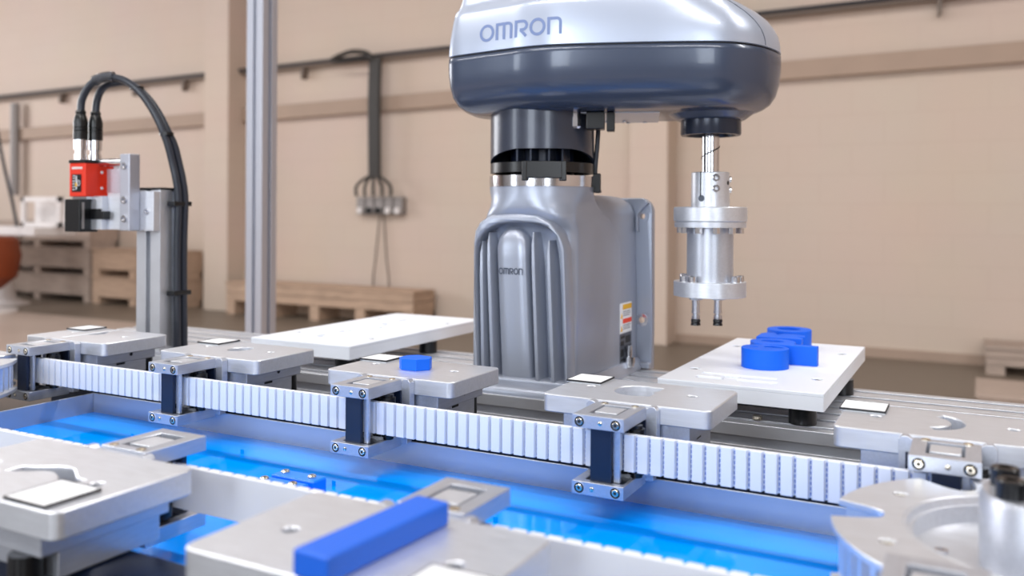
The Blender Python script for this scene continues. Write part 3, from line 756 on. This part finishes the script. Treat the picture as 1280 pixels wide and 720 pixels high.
# cable fitting under the arm and cable down the back
q = Vector((CX1, CY1)) + AX * 42 + AN * 34
robj('cable_gland', LA([(5, 232), (5, 226), (6, 225.8), (6, 217), (4, 215)], q.x - 4, q.y - 4, 0, 8), STEEL)
bm = bmesh.new(); obox(bm, q.x, q.y, AX, AN, 6, 24, -8, 10, 214, 231); obox(bm, q.x, q.y, AX, AN, 26, 34, -6, 8, 212, 231); robj('hose_clamp', bm, BLACK, bev=1)
q2 = Vector((CX1, CY1)) + AX * 57
bm = bmesh.new(); tube(bm, smooth_path([(q2.x + 2, q2.y, 232), (q2.x, q2.y, 200), (q2.x - 2, q2.y, 172), (q2.x + 2, q2.y + 2, 152)]), 2.6, 8); robj('signal_cable', bm, CABLE)
bm = bmesh.new(); obox(bm, q2.x, q2.y, AX, AN, -4, 4, -6, 6, 152, 172); robj('cable_clip', bm, BLACK, bev=1)

# letters of the logo as outlined strokes
def stroke(pts, w, closed=False):
    n = len(pts); P = [Vector(p) for p in pts]; Lf, Rt = [], []
    for i in range(n):
        if closed: a, b = P[(i - 1) % n], P[(i + 1) % n]
        else: a, b = P[max(i - 1, 0)], P[min(i + 1, n - 1)]
        d1 = (P[i] - a).normalized() if (P[i] - a).length > 1e-6 else None; d2 = (b - P[i]).normalized() if (b - P[i]).length > 1e-6 else None
        d1 = d1 or d2; d2 = d2 or d1; t = (d1 + d2).normalized(); nn = Vector((-t.y, t.x)); m = 1 / max(.5, nn.dot(Vector((-d1.y, d1.x))))
        Lf.append(P[i] + nn * w / 2 * m); Rt.append(P[i] - nn * w / 2 * m)
    q = [(Lf[i], Lf[(i + 1) % n], Rt[(i + 1) % n], Rt[i]) for i in range(n if closed else n - 1)]
    return q
def qarc(cx, cy, r, a0, a1, n=6): return [(cx + r * math.cos(math.radians(a0 + (a1 - a0) * i / n)), cy + r * math.sin(math.radians(a0 + (a1 - a0) * i / n))) for i in range(n + 1)]
W_ = .17
GL = {'O': ([(circ(.46, .5, .40, .43, n=28), True)], 1.04),
      'M': ([([(.085, 0), (.085, .915)] + [(.085, .915), (.8, .915)] + qarc(.8, .715, .2, 90, 0) + [(1.0, 0)], False), ([(.54, 0), (.54, .9)], False)], 1.22),
      'R': ([([(.085, 0), (.085, .915), (.5, .915)] + qarc(.5, .665, .25, 90, -90, 10) + [(.33, .415)], False), ([(.36, .42), (.72, .03)], False)], .94),
      'N': ([([(.085, 0), (.085, .915), (.55, .915)] + qarc(.55, .69, .225, 90, 0) + [(.775, 0)], False)], .9)}
def word_quads(h, sl=0.0):
    x = 0; out = []
    for ch in 'OMRON':
        qs = []
        for pts, cl in GL[ch][0]:
            fine = []
            m = len(pts)
            for i in range(m if cl else m - 1):
                a, b = Vector(pts[i]), Vector(pts[(i + 1) % m]); k = max(1, int((b - a).length / .15))
                if (b - a).length < 1e-6: continue
                fine += [a + (b - a) * j / k for j in range(k)]
            if not cl: fine.append(Vector(pts[-1]))
            qs += [[(v.x * h + x, v.y * h) for v in q] for q in stroke(fine, W_, cl)]
        out.append((ch, qs)); x += GL[ch][1] * h
    return out, x
# arm logo: wrapped on the cover
quads, wd = word_quads(17.0)
sx = 85.0 / wd
c0 = Vector((CX1, CY1)) + AX * -57
for ch, qs in quads:
    bm = bmesh.new()
    for q in qs:
        vv = []
        for u, v in q:
            p2 = c0 + AX * (u * sx) + AN * 200; z = 299.5 + v
            h, n = on_cover((p2.x, p2.y, z), (-AN.x, -AN.y, 0))
            if h is None: continue
            vv.append(bm.verts.new(h + n * .25))
        if len(vv) == 4: bm.faces.new(vv)
    robj('logo_letter', bm, LOGO, cover, flat=True)
quads, wd = word_quads(6.4)
sx = 27.0 / wd
for ch, qs in quads:
    bm = bmesh.new()
    for q in qs: bm.faces.new([bm.verts.new((409.0 + u * sx, 247.5, 69.5 + v)) for u, v in q])
    robj('logo_letter', bm, LOGOD, body, flat=True)

# gripper tool on the quill
tool = empty('gripper_tool', (CX2, CY2, 20), 0, 'machined aluminium suction gripper hanging from the robot quill', 'gripper')
KT = .973
def tobj(name, bm, m, parent=tool, **k):
    bmesh.ops.scale(bm, vec=(KT, KT, KT), verts=bm.verts, space=Matrix.Translation((-CX2, -CY2, -129.7)))
    bmesh.ops.translate(bm, verts=bm.verts, vec=(-CX2, -CY2, -20)); return obj(name, bm, m, parent, **k)
robj('quill_shaft', LA([(8.8, 160), (8.8, 236)], CX2, CY2, 0, 28), STEEL)
VD = Vector((.469, -.883)); VR = Vector((.883, .469))     # towards the front / along the arm
def at(r, a):            # angle 0 faces the front
    a = math.radians(a); d = VD * math.cos(a) + VR * math.sin(a); return CX2 + d.x * r, CY2 + d.y * r
bm = bmesh.new()
for k in range(40):
    pass
bm = bmesh.new(); hp = []
for k in range(34):
    x, y = at(8.5, -120 + k * 8); hp.append((x, y, 186 + k * .55))
tube(bm, hp, .8, 6); robj('spiral_groove', bm, DARK)
tobj('clamp_collar', LA([(19.6, 138), (19.6, 173.5), (18.8, 174.3), (9.2, 174.3), (9.2, 138)], CX2, CY2, 0, 48), ALU)
def radial(prof, a, z, r0, seg=14):
    bm = LA(prof, 0, 0, 0, seg, 'x'); am = math.radians(a); d = VD * math.cos(am) + VR * math.sin(am)
    bmesh.ops.rotate(bm, verts=bm.verts, cent=(0, 0, 0), matrix=Matrix.Rotation(math.atan2(d.y, d.x), 3, 'Z'))
    bmesh.ops.translate(bm, verts=bm.verts, vec=(CX2 + d.x * r0, CY2 + d.y * r0, z)); return bm
for z in (168, 157):
    tobj('clamp_screw', radial([(4, -6), (4, 0), (3.4, .6), (1.7, .6), (1.7, -1.5)], 4, z, 19.9), STEEL)
    tobj('clamp_screw', radial([(3.2, -4), (3.2, 1.6), (1.6, 1.6), (1.6, 0)], 88, z - 1, 19.6), STEEL)
tobj('set_screw_hole', radial([(2.2, -3), (2.2, .3)], 52, 163, 19.4), DARK)
tobj('clamp_slot_hole', radial([(3.4, -3), (3.4, .35)], -40, 147, 19.4), COLLAR)
sx_, sy_ = at(19.6, -43); bm = bmesh.new(); box(bm, sx_ - .5, sx_ + .5, sy_ - .5, sy_ + .5, 149, 174.4); tobj('clamp_slot', bm, DARK)
tobj('upper_disc', LA([(36.5, 123), (37.5, 123.8), (37.5, 137.3), (36.8, 138.2), (19, 138.4)], CX2, CY2, 0, 72), ALU)
tobj('lower_disc', LA([(36.6, 117), (36.8, 122.4), (35, 122.5), (35, 123.1)], CX2, CY2, 0, 72), ALU)
tobj('gripper_body', LA([(23.8, 61), (23.8, 117)], CX2, CY2, 0, 56), ALU2)
for a in (-68, -35, -2, 32, 68, 110, 180, 250):
    x, y = at(30.5, a); tobj('hex_screw', LA([(4, 111), (4, 117)], x, y, 0, 6), STEEL)
for a in (-72, -48, 45, 72, 130, 180, 230):
    x, y = at(30.5, a); tobj('cap_screw', LA([(4.2, 61), (4.2, 66.8), (3.6, 67.5), (2, 67.5), (2, 65)], x, y, 0, 18), STEEL)
bm = bmesh.new(); pts = []
for k in range(6):
    for da in (-16, -6, 6, 16): pts.append(at(37.2 if abs(da) > 10 else 37.2, 14 + 60 * k + da * 1.0))
prism(bm, pts, 45.5, 61); tobj('bottom_flange', bm, ALU, bev=.5)
for s_ in (-14.5, 8.5):
    x, y = CX2 + VR.x * s_, CY2 + VR.y * s_
    tobj('mounting_nut', LA([(7, 41.5), (7, 45.6)], x, y, 0, 6), ALU2)
    nz = tobj('suction_stem', LA([(4, 41.6), (4, 30), (4.4, 29.8), (4.4, 27.5), (3.2, 27.3), (3.2, 25.5), (4.3, 25.3), (4.3, 21.5), (3.5, 21)], x, y, 0, 20), STEEL)
    tobj('suction_cup', LA([(4.8, 21.2), (5, 18.5), (4.3, 18), (4.9, 16.5), (5.1, 14.8), (3, 14.8)], x, y, 0, 20), BLACK, nz)

# ============================================================ CAMERA POLE
t = empty('camera_pole', (-84, 255, -48), 0, 'square aluminium extrusion pole carrying the red machine camera', 'pole')
bm = bmesh.new(); prism(bm, extr_profile(42.5, 8, 8), 0, 205); obj('pole_profile', bm, ALUX, t, bev=.6)
obj('end_cap', B(-20.5, 20.5, -20.5, 20.5, 205, 208), BLACK, t, bev=.5)
obj('base_foot', B(-24, 24, -22, 24, 0, 5), ALU2, t, bev=.5)

t = empty('camera_bracket', (-84, 232, 103), 0, 'aluminium bracket plates clamped to the front of the pole', 'bracket')
mp = obj('clamp_plate', B(-21, 21, -8, 2, 3, 52), ALU, t, bev=.6)
obj('clamp_screw', LA([(4, -8), (4, -9.5), (2, -9.5), (2, -8.2)], 9, 0, 27, 16, 'y'), STEEL, mp)
ab = obj('upright_bar', B(-21, -3, -24, -8, 3, 98), POST, t, bev=1.5)
for z in (18, 41, 83):
    obj('bar_screw', LA([(4.5, -24), (4.5, -25.5), (2.3, -25.5), (2.3, -24.3)], -12, 0, z, 16, 'y'), STEEL, ab)
obj('rear_block', B(-46, -21, -22, -6, 4, 50), ALU, t, bev=1)
obj('side_arm', B(-74, -46, -30, -16, 4, 46), ALU, t, bev=.6)
obj('arm_slot', B(-70, -46, -31, -30, 20, 30), BLACK, t)
obj('spacer_plate', B(-60.3, -54, -2, 6, 48, 88), POM, t, bev=.4)
for z in (80, 92):
    pass
bm = bmesh.new(); tube(bm, [(-66, -20, 88), (-20, -16, 88)], 5, 14); obj('support_rod', bm, STEEL, t)
bm = bmesh.new(); prism(bm, [(-52, 50), (-24, 50), (-24, 78), (-30, 80), (-52, 80)], -18, -8, 'y'); obj('angle_piece', bm, ALU2, t, bev=.5)

t = empty('machine_camera', (-160, 190, 148), 0, 'red box-shaped machine vision camera with two black plugs', 'camera')
bdy = obj('red_shell', B(-15.5, 15.5, 0, 46, 0, 42), RED, t, bev=1.2)
obj('top_cap', B(-16.2, 16.2, -.8, 46.5, 42, 46), BLACK, t, bev=.8)
obj('base_lip', B(-13, 14, 3, 44, -3, 0), STEEL, t)
dsp = obj('display_window', B(-9.5, 8, -.5, .1, 6, 28), BLACK, bdy)
bm = bmesh.new()
for z in (9, 12.5, 16, 19.5, 23, 26): box(bm, -8 + (z > 20) * .5, -3.5, -.8, -.45, z - .5, z + .5)
obj('scale_mark', bm, WHITE, dsp)
bm = bmesh.new(); box(bm, -1.8, 0, -.8, -.45, 9, 26); obj('pointer', bm, WHITE, dsp)
bm = bmesh.new(); box(bm, -2.6, .4, -.95, -.5, 12.5, 17.5); obj('pointer_tip', bm, YEL, dsp)
bm = bmesh.new(); tube(bm, [(3.5 + 2.6 * math.cos(a), -.8, 17 + 3.4 * math.sin(a)) for a in (2 * PI * k / 16 for k in range(17))], .45, 5); obj('ring_mark', bm, WHITE, dsp)
bm = bmesh.new()
for k in range(7): box(bm, -10 + k * 2.9, -10 + k * 2.9 + 2.2, -.4, .1, 34.3, 37.2)
obj('small_lettering', bm, WPAINT, bdy)
for y, z in ((23, 31), (23, 11)):
    obj('side_pin', LA([(1.9, 15.4), (1.9, 16)], 0, y, z, 12, 'x'), WHITE, bdy)
for k, (x, y, h0) in enumerate(((-8.5, 10.5, 46), (-3.5, 28, 46))):
    obj('plug_nut', LA([(7.2, h0), (7.2, h0 + 8), (6, h0 + 8.3), (6, h0 + 13), (7.8, h0 + 13.3), (7.8, h0 + 26)], x, y, 0, 20), STEEL, t)
    obj('plug_body', LA([(8.6, h0 + 26), (8.6, h0 + 37), (7.8, h0 + 37.5), (8.6, h0 + 38), (8.6, h0 + 41), (7.8, h0 + 41.5), (8.6, h0 + 42), (8.6, h0 + 49), (6.4, h0 + 57), (5.8, h0 + 58), (6.4, h0 + 61), (5.5, h0 + 63)], x, y, 0, 20), BLACK, t)
t = empty('camera_lens', (-164, 186, 104), 0, 'black cube lens attachment under the red camera', 'lens')
obj('lens_cube', B(-14.5, 14.5, 0, 26, 0, 41), BLACK, t, bev=1)
obj('side_trim', B(14.5, 15.2, 3, 6, 4, 37), PIPE, t)
obj('lens_neck', B(15.2, 40, 14, 24, 16, 26), BLACK, t, bev=.5)

t = empty('camera_cable', (-84, 300, -48), 0, 'pair of black cables arching from the red camera down the pole', 'cable')
cx_, cy_, cz_ = 84, -300, 48
def wpath(pts): return smooth_path([(x + cx_, y + cy_, z + cz_) for x, y, z in pts], 8)
PA = [(-168.5, 200.5, 254), (-167.5, 201, 269), (-160, 203, 284), (-150.3, 206, 293), (-137, 212, 298), (-121, 218, 296.8), (-106, 224, 289.6), (-91.5, 230, 275.5), (-79.7, 236, 256.5), (-69.7, 241, 234.5), (-63.8, 246, 212.7), (-60, 250, 189.8), (-56, 252, 170), (-54, 254, 145), (-55.5, 254, 94), (-55.5, 254, 44), (-54, 254, -40)]
PB = [(-163.5, 218, 254), (-163, 219, 269), (-158, 220, 282), (-148, 221, 289.5), (-135, 223, 292)] + [(x + 1.0, y + 9, z - 4) for x, y, z in PA[5:10]] + [(x + 1, y + 9.4, z) for x, y, z in PA[10:]]
pa, pb = wpath(PA), wpath(PB)
bm = bmesh.new(); tube(bm, pa, 4.6, 10); obj('cable', bm, CABLE, t)
bm = bmesh.new(); tube(bm, pb, 4.6, 10); obj('cable', bm, CABLE, t)
bm = bmesh.new(); tube(bm, [p + Vector((0, 0, 1)) for p in pa[24:38]], 6.4, 12); obj('clear_sleeve', bm, FILMT, t)
for x, y, z in ((-57.5, 256, 140), (-57.5, 256, 28)):
    b = obj('cable_tie', B(x - 5 + cx_, x + 8 + cx_, y - 12 + cy_, y + 16 + cy_, z - 3 + cz_, z + 3 + cz_), BLACK, t, bev=1)
for i in (50, 74):
    p = (pa[i] + pb[i]) / 2
    bm = bmesh.new(); lathe(bm, [(8.5, -2), (8.5, 2)], p.x, p.y, p.z, 14); obj('cable_tie', bm, BLACK, t)
